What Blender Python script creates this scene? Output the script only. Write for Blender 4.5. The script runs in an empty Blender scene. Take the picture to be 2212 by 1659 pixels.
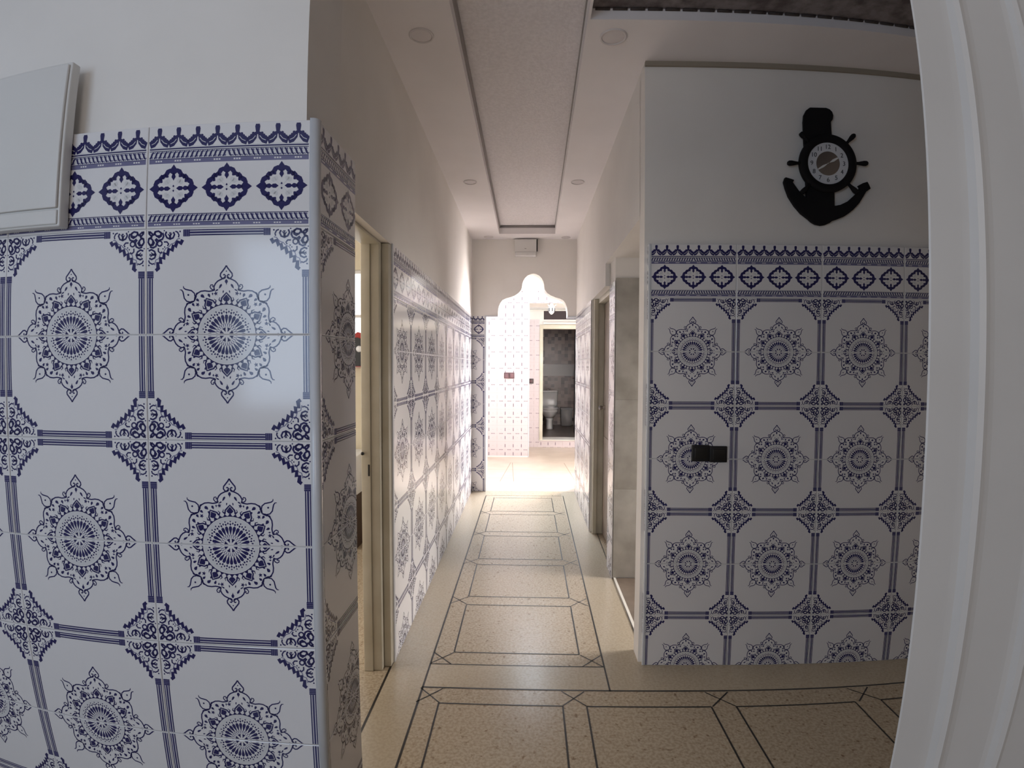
import bpy, bmesh, math, random
from math import sin, cos, pi, radians
from mathutils import Vector, Matrix
random.seed(7)
S = bpy.context.scene
COL = S.collection

# ------------------------------------------------------------------ camera
camd = bpy.data.cameras.new('camera')
cam = bpy.data.objects.new('camera', camd)
COL.objects.link(cam)
R = ((0.99951049, -0.03082825, -0.00532876),
     (0.0309928, 0.99893449, 0.03419546),
     (0.00426889, -0.03434387, 0.99940096))       # columns: right, forward, up
M = Matrix.Identity(4)
for i in range(3):
    M[i][0], M[i][1], M[i][2] = R[i][0], R[i][2], -R[i][1]
M.translation = Vector((0, 0, 1.42846))
cam.matrix_world = M
camd.type = 'PANO'                                # wide phone lens: mild barrel distortion, polynomial model
camd.panorama_type = 'FISHEYE_LENS_POLYNOMIAL'
camd.sensor_fit = 'HORIZONTAL'
camd.sensor_width = 36.0
camd.sensor_height = 27.0
camd.clip_start = 0.02
camd.fisheye_fov = pi
q = (2212 / 36.0) / 1118.767
camd.fisheye_polynomial_k0 = 0.0
camd.fisheye_polynomial_k1 = -q
camd.fisheye_polynomial_k2 = -0.035072 * q ** 2
camd.fisheye_polynomial_k3 = 0.431743 * q ** 3
camd.fisheye_polynomial_k4 = -0.224496 * q ** 4
S.camera = cam

# ------------------------------------------------------------------ world, lights, exposure
W = bpy.data.worlds.new('sky')
S.world = W
W.use_nodes = True
bg = W.node_tree.nodes['Background']
bg.inputs[0].default_value = (0.80, 0.90, 1.0, 1)
bg.inputs[1].default_value = 3.0
S.view_settings.view_transform = 'Standard'
S.view_settings.look = 'None'
S.view_settings.exposure = 0.0
S.view_settings.gamma = 1.0
S.view_settings.use_curve_mapping = False


def area(name, loc, target, sx, sy, power, color, spread=180):
    d = bpy.data.lights.new(name, 'AREA')
    d.shape = 'RECTANGLE'
    d.size, d.size_y = sx, sy
    d.energy = power
    d.color = color
    d.spread = radians(spread)
    o = bpy.data.objects.new(name, d)
    COL.objects.link(o)
    o.location = loc
    o.rotation_euler = (Vector(target) - Vector(loc)).to_track_quat('-Z', 'Y').to_euler()
    return o


LP = dict(behind=(22.5, (0.60, 0.77, 1.0)), sky=(100, (0.72, 0.85, 1.0)), top=(5, (1.0, 0.93, 0.88)), passage=(22, (1.0, 0.95, 0.92)),
          left=(24, (1.0, 0.84, 0.66)), hall=(2, (1.0, 0.93, 0.88)), rear=(9.5, (1.0, 0.92, 0.86)), end=(170, (1.0, 0.93, 0.92)))
area('daylight_window_behind', (-1.55, -1.62, 1.75), (-1.2, 1.2, 1.45), 1.1, 1.3, *LP['behind'])
area('daylight_skylight', (0.0, 7.45, 3.62), (0.0, 4.7, 0.0), 1.9, 0.8, *LP['sky'], 100)
area('daylight_skylight_overhead', (-0.15, 6.9, 3.66), (-0.15, 6.9, 0), 2.2, 1.2, *LP['top'])
area('fill_side_passage', (2.55, 3.0, 1.25), (0.3, 3.0, 0.25), 0.75, 0.8, *LP['passage'], 85)  # added fill without a visible source, lifts the middle of the corridor
area('daylight_left_room', (-3.1, 1.95, 1.7), (-0.6, 2.2, 1.3), 0.9, 0.8, *LP['left'])
area('daylight_hall_window', (-2.35, 6.9, 1.7), (0.6, 7.4, 0.9), 1.4, 1.6, *LP['hall'])
area('daylight_door_behind', (0.0, -1.62, 1.85), (0.6, 2.4, 1.9), 1.0, 1.2, *LP['rear'])
area('daylight_hall_side_door', (1.82, 7.0, 1.2), (-0.6, 3.5, 1.0), 1.2, 2.0, *LP['end'], 95)  # added fill from an unseen spot, aimed through the arch to brighten the corridor


# ------------------------------------------------------------------ materials
def mat(name, color, rough=0.5, metal=0.0, spec=0.5, coat=0.0):
    m = bpy.data.materials.new(name)
    m.use_nodes = True
    b = m.node_tree.nodes['Principled BSDF']
    b.inputs['Base Color'].default_value = (*color, 1)
    b.inputs['Roughness'].default_value = rough
    b.inputs['Metallic'].default_value = metal
    b.inputs['Specular IOR Level'].default_value = spec
    b.inputs['Coat Weight'].default_value = coat
    return m


def vary(m, c1, c2, scale=6.0, detail=4, bump=0.0, bscale=60.0, lo=0.35, hi=0.65, rough=None):
    """noise-mixed colour and optional fine bump"""
    nt = m.node_tree
    b = nt.nodes['Principled BSDF']
    tc = nt.nodes.new('ShaderNodeTexCoord')
    n = nt.nodes.new('ShaderNodeTexNoise')
    n.inputs['Scale'].default_value = scale
    n.inputs['Detail'].default_value = detail
    nt.links.new(tc.outputs['Object'], n.inputs['Vector'])
    r = nt.nodes.new('ShaderNodeValToRGB')
    r.color_ramp.elements[0].position = lo
    r.color_ramp.elements[1].position = hi
    r.color_ramp.elements[0].color = (*c1, 1)
    r.color_ramp.elements[1].color = (*c2, 1)
    nt.links.new(n.outputs['Fac'], r.inputs['Fac'])
    nt.links.new(r.outputs['Color'], b.inputs['Base Color'])
    if rough:
        mr = nt.nodes.new('ShaderNodeMapRange')
        mr.inputs['From Min'].default_value = lo
        mr.inputs['From Max'].default_value = hi
        mr.inputs['To Min'].default_value = rough[0]
        mr.inputs['To Max'].default_value = rough[1]
        nt.links.new(n.outputs['Fac'], mr.inputs['Value'])
        nt.links.new(mr.outputs['Result'], b.inputs['Roughness'])
    if bump:
        n2 = nt.nodes.new('ShaderNodeTexNoise')
        n2.inputs['Scale'].default_value = bscale
        n2.inputs['Detail'].default_value = 3
        nt.links.new(tc.outputs['Object'], n2.inputs['Vector'])
        bp = nt.nodes.new('ShaderNodeBump')
        bp.inputs['Strength'].default_value = bump
        bp.inputs['Distance'].default_value = 0.01
        nt.links.new(n2.outputs['Fac'], bp.inputs['Height'])
        nt.links.new(bp.outputs['Normal'], b.inputs['Normal'])
    return m


PLASTER = vary(mat('cream_plaster', (0.6, 0.56, 0.5), 0.7), (0.82, 0.775, 0.725), (0.86, 0.815, 0.765), 2.5, 3, 0.05, 35)
CEIL = vary(mat('white_ceiling_paint', (0.7, 0.66, 0.65), 0.75), (0.84, 0.79, 0.785), (0.87, 0.82, 0.815), 3, 3, 0.03, 40)
CEILTEX = vary(mat('stippled_ceiling_panel', (0.7, 0.66, 0.65), 0.8), (0.78, 0.73, 0.73), (0.86, 0.81, 0.81), 60, 4, 0.6, 90)
WALLPAPER = vary(mat('dark_mottled_ceiling', (0.2, 0.17, 0.17), 0.8), (0.12, 0.095, 0.095), (0.27, 0.235, 0.235), 16, 8, 0.5, 60)
GROUT = mat('white_grout', (0.62, 0.60, 0.60), 0.8)
TILE = mat('white_glazed_tile', (0.79, 0.765, 0.765), 0.13, spec=0.5)
NAVY = mat('navy_glaze', (0.022, 0.020, 0.105), 0.12)
MIDBLUE = mat('grey_blue_glaze', (0.17, 0.165, 0.29), 0.12)
PALE = mat('pale_grey_glaze', (0.68, 0.67, 0.68), 0.13)
TM = [GROUT, TILE, NAVY, MIDBLUE, PALE]
TRIM = mat('white_tile_trim', (0.66, 0.67, 0.70), 0.18)
DOORP = vary(mat('cream_door_paint', (0.6, 0.54, 0.42), 0.4), (0.56, 0.51, 0.40), (0.66, 0.61, 0.50), 5, 5, 0.05, 30)
DOORW = vary(mat('grey_white_door_paint', (0.6, 0.58, 0.56), 0.45), (0.56, 0.54, 0.52), (0.61, 0.59, 0.57), 3, 3)
BLACK = mat('black_plastic', (0.006, 0.006, 0.007), 0.5)
BLACKW = mat('black_painted_wood', (0.007, 0.006, 0.007), 0.75, spec=0.2)
WHITEP = mat('white_plastic', (0.72, 0.70, 0.67), 0.35)
SILVER = mat('brushed_silver', (0.34, 0.31, 0.29), 0.35, metal=0.9)
DIAL = mat('clock_dial', (0.72, 0.72, 0.74), 0.5)
CERAM = mat('white_ceramic', (0.70, 0.68, 0.67), 0.08)
BROWNB = mat('brown_switch_plastic', (0.10, 0.045, 0.05), 0.4)
STONE = vary(mat('grey_marble_tile', (0.4, 0.37, 0.33), 0.25), (0.36, 0.335, 0.29), (0.47, 0.44, 0.39), 7, 7)
DKFLOOR = vary(mat('dark_passage_floor', (0.2, 0.16, 0.12), 0.4), (0.17, 0.13, 0.10), (0.23, 0.18, 0.14), 9, 4)
MARBLE = mat('white_marble_edge', (0.8, 0.76, 0.68), 0.2)
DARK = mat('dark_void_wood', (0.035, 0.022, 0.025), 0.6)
STRIP = mat('dark_floor_divider', (0.02, 0.017, 0.014), 0.35)
LIGHTGREYP = mat('pale_grey_band_tile', (0.33, 0.32, 0.32), 0.3)
FLOORB = vary(mat('bathroom_floor', (0.2, 0.15, 0.12), 0.3), (0.14, 0.10, 0.085), (0.22, 0.17, 0.14), 12, 4)
HTILE = mat('white_hall_tile', (0.62, 0.535, 0.54), 0.2)
HDASH = mat('grey_hall_tile_motif', (0.22, 0.17, 0.20), 0.25)
HLINE = mat('pale_hall_tile_motif', (0.55, 0.46, 0.455), 0.25)
RED = mat('red_fabric', (0.38, 0.035, 0.03), 0.7)
WHITEC = mat('white_laminate', (0.75, 0.75, 0.75), 0.3)
JOINT = mat('pale_floor_joint', (0.33, 0.22, 0.15), 0.5)


def terrazzo(name, base, lo, spot):
    m = mat(name, base, 0.22)
    nt = m.node_tree
    b = nt.nodes['Principled BSDF']
    tc = nt.nodes.new('ShaderNodeTexCoord')

    def noise(scale, detail, p0, p1, c0, c1):
        n = nt.nodes.new('ShaderNodeTexNoise')
        n.inputs['Scale'].default_value = scale
        n.inputs['Detail'].default_value = detail
        nt.links.new(tc.outputs['Object'], n.inputs['Vector'])
        r = nt.nodes.new('ShaderNodeValToRGB')
        r.color_ramp.elements[0].position = p0
        r.color_ramp.elements[1].position = p1
        r.color_ramp.elements[0].color = (*c0, 1)
        r.color_ramp.elements[1].color = (*c1, 1)
        nt.links.new(n.outputs['Fac'], r.inputs['Fac'])
        return n, r
    n1, r1 = noise(85, 2, 0.40, 0.58, lo, base)          # chips
    n2, r2 = noise(42, 3, 0.60, 0.72, (1, 1, 1), spot)    # darker specks
    n3, r3 = noise(2.2, 4, 0.3, 0.7, (0.96, 0.955, 0.95), (1, 1, 1))  # worn patches
    mx = nt.nodes.new('ShaderNodeMixRGB')
    mx.blend_type = 'MULTIPLY'
    mx.inputs[0].default_value = 1
    nt.links.new(r1.outputs[0], mx.inputs[1])
    nt.links.new(r2.outputs[0], mx.inputs[2])
    mx2 = nt.nodes.new('ShaderNodeMixRGB')
    mx2.blend_type = 'MULTIPLY'
    mx2.inputs[0].default_value = 1
    nt.links.new(mx.outputs[0], mx2.inputs[1])
    nt.links.new(r3.outputs[0], mx2.inputs[2])
    nt.links.new(mx2.outputs[0], b.inputs['Base Color'])
    mr = nt.nodes.new('ShaderNodeMapRange')
    mr.inputs['From Min'].default_value = 0.3
    mr.inputs['From Max'].default_value = 0.7
    mr.inputs['To Min'].default_value = 0.27
    mr.inputs['To Max'].default_value = 0.24
    nt.links.new(n3.outputs['Fac'], mr.inputs['Value'])
    nt.links.new(mr.outputs['Result'], b.inputs['Roughness'])
    return m


TERR = terrazzo('beige_terrazzo', (0.48, 0.395, 0.285), (0.37, 0.295, 0.205), (0.50, 0.41, 0.34))
TERRH = terrazzo('polished_border_terrazzo', (0.48, 0.405, 0.30), (0.43, 0.36, 0.265), (0.9, 0.88, 0.85))
HFLOOR = vary(mat('peach_hall_floor', (0.6, 0.47, 0.36), 0.3), (0.52, 0.405, 0.31), (0.58, 0.465, 0.365), 4, 4)


def mosaic():
    m = mat('brown_mosaic_tile', (0.2, 0.15, 0.13), 0.3)
    nt = m.node_tree
    b = nt.nodes['Principled BSDF']
    tc = nt.nodes.new('ShaderNodeTexCoord')
    mp = nt.nodes.new('ShaderNodeVectorMath')
    mp.operation = 'SNAP'
    mp.inputs[1].default_value = (0.075, 0.075, 0.075)
    ad = nt.nodes.new('ShaderNodeVectorMath')
    ad.operation = 'ADD'
    ad.inputs[1].default_value = (0.011, 0.013, 0.017)
    nt.links.new(tc.outputs['Object'], ad.inputs[0])
    nt.links.new(ad.outputs[0], mp.inputs[0])
    wn = nt.nodes.new('ShaderNodeTexWhiteNoise')
    nt.links.new(mp.outputs[0], wn.inputs['Vector'])
    r = nt.nodes.new('ShaderNodeValToRGB')
    r.color_ramp.interpolation = 'CONSTANT'
    r.color_ramp.elements[0].color = (0.055, 0.032, 0.032, 1)
    r.color_ramp.elements[1].position = 0.22
    r.color_ramp.elements[1].color = (0.16, 0.11, 0.10, 1)
    e = r.color_ramp.elements.new(0.6)
    e.color = (0.24, 0.18, 0.16, 1)
    nt.links.new(wn.outputs['Value'], r.inputs['Fac'])
    nt.links.new(r.outputs[0], b.inputs['Base Color'])
    return m


MOSAIC = mosaic()


# ------------------------------------------------------------------ mesh builder
def origin(o):
    p = Vector((0, 0, 0))
    while o is not None:
        p = p + o.location
        o = o.parent
    return p


class MB:
    def __init__(self):
        self.v, self.f, self.m, self.s = [], [], [], []

    def poly(self, pts, m=0, smooth=False):
        n = len(self.v)
        self.v += [tuple(p) for p in pts]
        self.f.append(list(range(n, n + len(pts))))
        self.m.append(m)
        self.s.append(smooth)

    def mesh(self, vs, fs, m=0, smooth=False):
        n = len(self.v)
        self.v += [tuple(p) for p in vs]
        for f in fs:
            self.f.append([n + i for i in f])
            self.m.append(m)
            self.s.append(smooth)

    def box(self, x0, x1, y0, y1, z0, z1, m=0, b=0.0, mt=None):
        if b <= 0:
            vs = [(x, y, z) for x in (x0, x1) for y in (y0, y1) for z in (z0, z1)]
            fs = [(0, 1, 3, 2), (4, 6, 7, 5), (0, 4, 5, 1), (2, 3, 7, 6), (0, 2, 6, 4), (1, 5, 7, 3)]
            self.mesh(vs, fs, m)
            return
        bm = bmesh.new()
        bmesh.ops.create_cube(bm, size=1)
        for v in bm.verts:
            v.co = Vector(((x0 + x1) / 2 + v.co.x * (x1 - x0), (y0 + y1) / 2 + v.co.y * (y1 - y0), (z0 + z1) / 2 + v.co.z * (z1 - z0)))
        bmesh.ops.bevel(bm, geom=bm.edges[:], offset=b, segments=3, profile=0.5, affect='EDGES')
        self.frombm(bm, m, True, mt)

    def frombm(self, bm, m=0, smooth=True, mt=None):
        if mt is not None:
            bm.transform(mt)
        bm.verts.index_update()
        self.mesh([v.co[:] for v in bm.verts], [[v.index for v in f.verts] for f in bm.faces], m, smooth)
        bm.free()

    def prism(self, pts, fn, d0, d1, m=0, smooth_side=False):
        """outline pts (2D, counterclockwise) placed by fn(u, v, d); capped at d0 and d1"""
        a = [fn(u, v, d0) for u, v in pts]
        b = [fn(u, v, d1) for u, v in pts]
        n = len(pts)
        self.mesh(a + b, [list(range(n))[::-1], list(range(n, 2 * n))], m)
        k = len(self.v) - 2 * n
        for i in range(n):
            j = (i + 1) % n
            self.f.append([k + i, k + j, k + n + j, k + n + i])
            self.m.append(m)
            self.s.append(smooth_side)

    def lathe(self, prof, fn, seg=32, m=0, smooth=True):
        """prof = [(r, h)], fn(x, y, h)"""
        n = len(self.v)
        for r, h in prof:
            for k in range(seg):
                a = 2 * pi * k / seg
                self.v.append(tuple(fn(r * cos(a), r * sin(a), h)))
        for i in range(len(prof) - 1):
            for k in range(seg):
                k2 = (k + 1) % seg
                self.f.append([n + i * seg + k, n + i * seg + k2, n + (i + 1) * seg + k2, n + (i + 1) * seg + k])
                self.m.append(m)
                self.s.append(smooth)

    def tube(self, pts, rad, m=0, seg=10):
        pts = [Vector(p) for p in pts]
        rings = []
        for i, p in enumerate(pts):
            t = (pts[min(i + 1, len(pts) - 1)] - pts[max(i - 1, 0)]).normalized()
            a = t.orthogonal().normalized() if not rings else (lastn - t * lastn.dot(t)).normalized()
            lastn = a
            b = t.cross(a)
            r = rad[i] if isinstance(rad, (list, tuple)) else rad
            rings.append([p + a * r * cos(2 * pi * k / seg) + b * r * sin(2 * pi * k / seg) for k in range(seg)])
        vs = [v for rg in rings for v in rg]
        fs = []
        for i in range(len(rings) - 1):
            for k in range(seg):
                k2 = (k + 1) % seg
                fs.append([i * seg + k, i * seg + k2, (i + 1) * seg + k2, (i + 1) * seg + k])
        fs.append(list(range(seg))[::-1])
        fs.append([(len(rings) - 1) * seg + k for k in range(seg)])
        self.mesh(vs, fs, m, True)

    def build(self, name, mats, parent=None, loc=(0, 0, 0), fix=True):
        me = bpy.data.meshes.new(name)
        off = Vector(loc)
        me.from_pydata([tuple(Vector(v) - off) for v in self.v], [], self.f)
        for mm in (mats if isinstance(mats, (list, tuple)) else [mats]):
            me.materials.append(mm)
        me.polygons.foreach_set('material_index', self.m)
        me.polygons.foreach_set('use_smooth', self.s)
        me.update()
        if fix:
            bm = bmesh.new()
            bm.from_mesh(me)
            bmesh.ops.recalc_face_normals(bm, faces=bm.faces[:])
            bm.to_mesh(me)
            bm.free()
        o = bpy.data.objects.new(name, me)
        COL.objects.link(o)
        o.location = off
        if parent is not None:
            o.parent = parent
            o.location = off - origin(parent)
        return o


def tag(o, label=None, cat=None, group=None, kind=None):
    if label:
        o['label'] = label
    if cat:
        o['category'] = cat
    if group:
        o['group'] = group
    if kind:
        o['kind'] = kind
    return o


def struct(o, label=None):
    o['kind'] = 'structure'
    if label:
        o['label'] = label
        o['category'] = o.name.split('_')[0]
    return o


def empty(name, loc, label, cat, group=None):
    o = bpy.data.objects.new(name, None)
    COL.objects.link(o)
    o.location = loc
    o.empty_display_size = 0.05
    return tag(o, label, cat, group)


# ------------------------------------------------------------------ tile ornament (2D art, metres)
# shapes: list of (points, material index, layer)
BOLD = 1.4


def stroke(out, pts, w, m=2, lay=2):
    w = [x * BOLD for x in w] if isinstance(w, (list, tuple)) else w * BOLD
    n = len(pts)
    L, Rr = [], []
    for i, p in enumerate(pts):
        a = pts[max(i - 1, 0)]
        b = pts[min(i + 1, n - 1)]
        dx, dy = b[0] - a[0], b[1] - a[1]
        d = math.hypot(dx, dy) or 1
        ww = (w[i] if isinstance(w, (list, tuple)) else w) / 2
        nx, ny = -dy / d * ww, dx / d * ww
        L.append((p[0] + nx, p[1] + ny))
        Rr.append((p[0] - nx, p[1] - ny))
    for i in range(n - 1):
        out.append(([Rr[i], Rr[i + 1], L[i + 1], L[i]], m, lay))


def arc(cx, cy, r, a0, a1, n=8):
    return [(cx + r * cos(radians(a0 + (a1 - a0) * k / n)), cy + r * sin(radians(a0 + (a1 - a0) * k / n))) for k in range(n + 1)]


def disc(out, cx, cy, r, m=2, lay=2, n=8):
    out.append((arc(cx, cy, r, 0, 360 - 360 / n, n - 1), m, lay))


def place(pts, ang, r=0.0, mirror=False, s=1.0):
    """local (x across, y outward) to polar position; ang clockwise from up"""
    a = radians(ang)
    o = []
    for x, y in pts:
        if mirror:
            x = -x
        x, y = x * s, y * s + r
        o.append((x * cos(a) + y * sin(a), -x * sin(a) + y * cos(a)))
    return o


def addp(out, pts, m=2, lay=2):
    out.append((pts, m, lay))


def medallion():
    o = []
    px = 1 / 2870.0
    # pale ring
    for k in range(32):
        a0, a1 = 360 * k / 32, 360 * (k + 1) / 32
        p = [(0.0575 * sin(radians(a0)), 0.0575 * cos(radians(a0))), (0.0685 * sin(radians(a0)), 0.0685 * cos(radians(a0))),
             (0.0685 * sin(radians(a1)), 0.0685 * cos(radians(a1))), (0.0575 * sin(radians(a1)), 0.0575 * cos(radians(a1)))]
        o.append((p, 4, 1))
    drop = [(0, -0.5), (0.10, -0.2), (0.24, 0.2), (0.20, 0.42), (0, 0.5), (-0.20, 0.42), (-0.24, 0.2), (-0.10, -0.2)]
    N = 28
    for k in range(N):
        a = 360 * k / N
        addp(o, place([(x * 0.0165, y * 0.0235) for x, y in drop], a, 0.0355))
        addp(o, place([(x * 0.0105, y * 0.0065) for x, y in drop], a, 0.0505))
        addp(o, place([(x * 0.009, y * 0.006) for x, y in drop], a + 180 / N, 0.0530), 2)
        addp(o, place([(x * 0.007, y * 0.005) for x, y in drop], a, 0.0575), 2)
        addp(o, place([(-0.0006, -0.004), (0.0006, -0.004), (0.0012, 0.004), (-0.0012, 0.004)], a + 180 / N, 0.022), 3)
    for k in range(8):
        a = 22.5 + 45 * k
        addp(o, place([(x * 0.012, y * 0.011) for x, y in drop], a, 0.0115))
        stroke(o, place([(-0.004, 0.0165), (-0.0015, 0.0125), (0, 0.017), (0.0015, 0.0125), (0.004, 0.0165)], a), 0.0013)
    # flame ring
    N = 36
    for k in range(N):
        a = 360 * k / N
        h = 0.0135 if k % 3 == 0 else 0.0095
        addp(o, place([(-0.0052, 0), (0.0052, 0), (0.0016, h * 0.5), (0, h), (-0.0016, h * 0.5)], a, 0.0705))
    ring = arc(0, 0, 0.0708, 0, 360, 48)
    stroke(o, ring, 0.0014)
    # 12 cups
    for k in range(12):
        a = 30 * k
        cup = [(-0.0125, 0.0), (-0.0115, 0.0085), (-0.006, 0.0145), (0, 0.021), (0.006, 0.0145), (0.0115, 0.0085), (0.0125, 0.0)]
        stroke(o, place(cup, a, 0.0765), 0.0026)
        addp(o, place([(x * 0.021, y * 0.0150) for x, y in [(0, 0.6), (0.22, 0.25), (0.42, -0.1), (0.2, -0.45), (-0.2, -0.45), (-0.42, -0.1), (-0.22, 0.25)]], a, 0.0845))
        stroke(o, place([(0.0125, 0), (0.018, 0.004), (0.016, 0.010)], a, 0.077), [0.003, 0.002, 0.001])
        stroke(o, place([(-0.0125, 0), (-0.018, 0.004), (-0.016, 0.010)], a, 0.077), [0.003, 0.002, 0.001])
        addp(o, place([(x * 0.011, y * 0.011) for x, y in [(0, 0.5), (0.15, 0.15), (0.5, 0.1), (0.2, -0.15), (0.25, -0.5), (0, -0.25), (-0.25, -0.5), (-0.2, -0.15), (-0.5, 0.1), (-0.15, 0.15)]], a + 15, 0.0995))
    # outline octants
    A = [(8, 388), (20, 376), (40, 368), (60, 358), (76, 342), (86, 322), (86, 306), (80, 300)]
    B = [(80, 300), (96, 294), (120, 290), (150, 294), (178, 291), (200, 279), (216, 262), (222, 246), (221, 234), (226, 226)]
    curl = [(80, 302), (92, 300), (106, 306), (114, 320), (108, 333), (96, 334), (92, 325), (98, 319)]
    for k in range(4):
        for mir in (False, True):
            for part in (A, B, curl):
                p1 = [(x * px, y * px) for x, y in part]
                stroke(o, place(p1, 90 * k, 0, mir), 0.0023 if part is not curl else 0.0019)
            for part in (B,):
                p1 = [(y * px, x * px) for x, y in part]
                # mirror of B across the diagonal belongs to the neighbouring main point: already drawn
            # leaves inside the lobes
            for (x, y, w, h, rot) in [(42, 322, 12, 34, -35), (68, 296, 8, 24, -62), (120, 262, 14, 26, 20), (165, 258, 18, 30, 48), (200, 232, 14, 24, 45), (150, 226, 10, 20, 10), (96, 272, 8, 16, 0), (22, 286, 7, 18, -15)]:
                leaf = [(xx * w * px * 1.5, yy * h * px * 1.15) for xx, yy in [(0, -0.5), (0.35, -0.1), (0.5, 0.2), (0.15, 0.5), (-0.3, 0.35), (-0.35, -0.05)]]
                leaf = place(leaf, rot)
                leaf = [(a + x * px, b + y * px) for a, b in leaf]
                addp(o, place(leaf, 90 * k, 0, mir))
        a = 90 * k
        # heart-shaped finial
        for mir in (False, True):
            f = [(0, 462), (9, 446), (26, 425), (40, 408), (42, 392), (32, 378), (18, 374), (8, 380), (6, 394), (14, 402), (22, 398)]
            stroke(o, place([(x * px, y * px) for x, y in f], a, 0, mir), 0.0024)
        disc(o, *place([(0, 424 * px)], a)[0], 4.5 * px)
        addp(o, place([(x * 26 * px, y * 40 * px) for x, y in [(0, -0.5), (0.12, -0.2), (0.42, 0.1), (0.25, 0.45), (0, 0.5), (-0.25, 0.45), (-0.42, 0.1), (-0.12, -0.2)]], a, 350 * px))
        # diagonal lotus bud
        a = 90 * k + 45
        for mir in (False, True):
            f = [(4, 322), (24, 334), (38, 356), (36, 382), (22, 404), (12, 420), (10, 436), (18, 446)]
            stroke(o, place([(x * px, y * px) for x, y in f], a, 0, mir), [0.0022] * 6 + [0.0018, 0.001])
            stroke(o, place([(12 * px, 322 * px), (32 * px, 330 * px), (44 * px, 344 * px), (56 * px, 342 * px)], a, 0, mir), 0.0019)
        disc(o, *place([(0, 378 * px)], a)[0], 7 * px)
    return o


def corner():
    """top-left corner ornament; origin at the panel corner, x inward, y downward (positive)"""
    o = []
    px = 1 / 2855.0
    P = lambda L: [(x * px, y * px) for x, y in L]
    st = [(258, 72), (246, 96), (222, 84), (206, 118), (192, 108), (184, 142), (160, 132), (150, 170), (128, 158), (124, 196), (100, 190), (102, 226), (80, 224), (84, 262), (66, 276)]
    stroke(o, P(st), [0.0062, 0.0074] * 7 + [0.0060])
    stroke(o, P([(240, 62), (222, 66), (200, 92), (176, 100), (160, 118), (136, 128), (122, 154), (98, 164), (88, 196), (66, 204), (58, 240)]), 0.0015, 3)
    w = 0.0034
    for sw in (False, True):
        def T(L):
            return P([(y, x) for x, y in L] if sw else L)
        stroke(o, T([(20, 12), (40, 28), (34, 50), (14, 60), (10, 84), (22, 104), (44, 104), (54, 88), (44, 76)]), w)
        stroke(o, T([(60, 12), (58, 30), (72, 44), (96, 42), (104, 26), (92, 14)]), w)
        stroke(o, T([(64, 60), (84, 74), (112, 66), (122, 46), (114, 22)]), w)
        # palmette toward each leg
        stroke(o, T([(142, 14), (134, 34), (146, 56), (168, 66), (190, 58), (200, 36), (192, 18)]), w * 0.9)
        stroke(o, T([(168, 64), (166, 44), (152, 30)]), [0.004, 0.003, 0.001])
        stroke(o, T([(168, 64), (170, 40), (184, 26)]), [0.004, 0.003, 0.001])
        stroke(o, T([(164, 20), (168, 34), (174, 20)]), 0.0022)
        stroke(o, T([(206, 14), (222, 20), (232, 40), (228, 56)]), 0.0024)
        stroke(o, T([(124, 84), (146, 84), (158, 98), (150, 112)]), 0.0026)
        disc(o, *T([(240, 16)])[0], 6 * px)
        disc(o, *T([(130, 118)])[0], 5 * px)
        stroke(o, T([(10, 10), (24, 24)]), 0.003)
        disc(o, *T([(126, 8)])[0], 5 * px)
    stroke(o, [(x + 0, y + 0) for x, y in arc(94 * px, 94 * px, 17 * px, 0, 360, 12)], 0.0026)
    return o


def hbar(out, x0, x1, y0, sgn):
    """horizontal bar between corners; y0 at outer side, sgn direction inward"""
    y = lambda d: y0 + sgn * d
    def rect(xa, xb, da, db, m, lay):
        a, b = sorted((y(da), y(db)))
        out.append(([(xa, a), (xb, a), (xb, b), (xa, b)], m, lay))
    rect(x0, x1, 0.0035, 0.0180, 3, 1)
    for d0, d1 in ((0.0035, 0.0060), (0.0092, 0.0118), (0.0152, 0.0180)):
        rect(x0, x1, d0, d1, 2, 2)
    rect(x0, x1, 0.0063, 0.0078, 1, 2)
    rect(x0, x1, 0.0132, 0.0148, 1, 2)
    for xc in (x0, x1 - 0.0165):
        rect(xc, xc + 0.0165, 0.0030, 0.0195, 3, 3)
        for j in range(4):
            rect(xc + 0.0005 + j * 0.0043, xc + 0.0032 + j * 0.0043, 0.0030, 0.0195, 2, 4)


def panel_art():
    o = medallion()
    c = corner()
    for sx in (1, -1):
        for sy in (1, -1):
            for pts, m, l in c:
                q = [(sx * (-0.2 + x + 0.002), sy * (0.25 - y - 0.002)) for x, y in pts]
                o.append((q if sx * sy > 0 else q[::-1], m, l))
    for s in (1, -1):
        hbar(o, -0.106, 0.106, s * 0.25, -s)
        b = []
        hbar(b, -0.150, 0.150, s * 0.2, -s)
        for pts, m, l in b:
            o.append(([(y, x) for x, y in pts][::-1], m, l))
    return o


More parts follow.
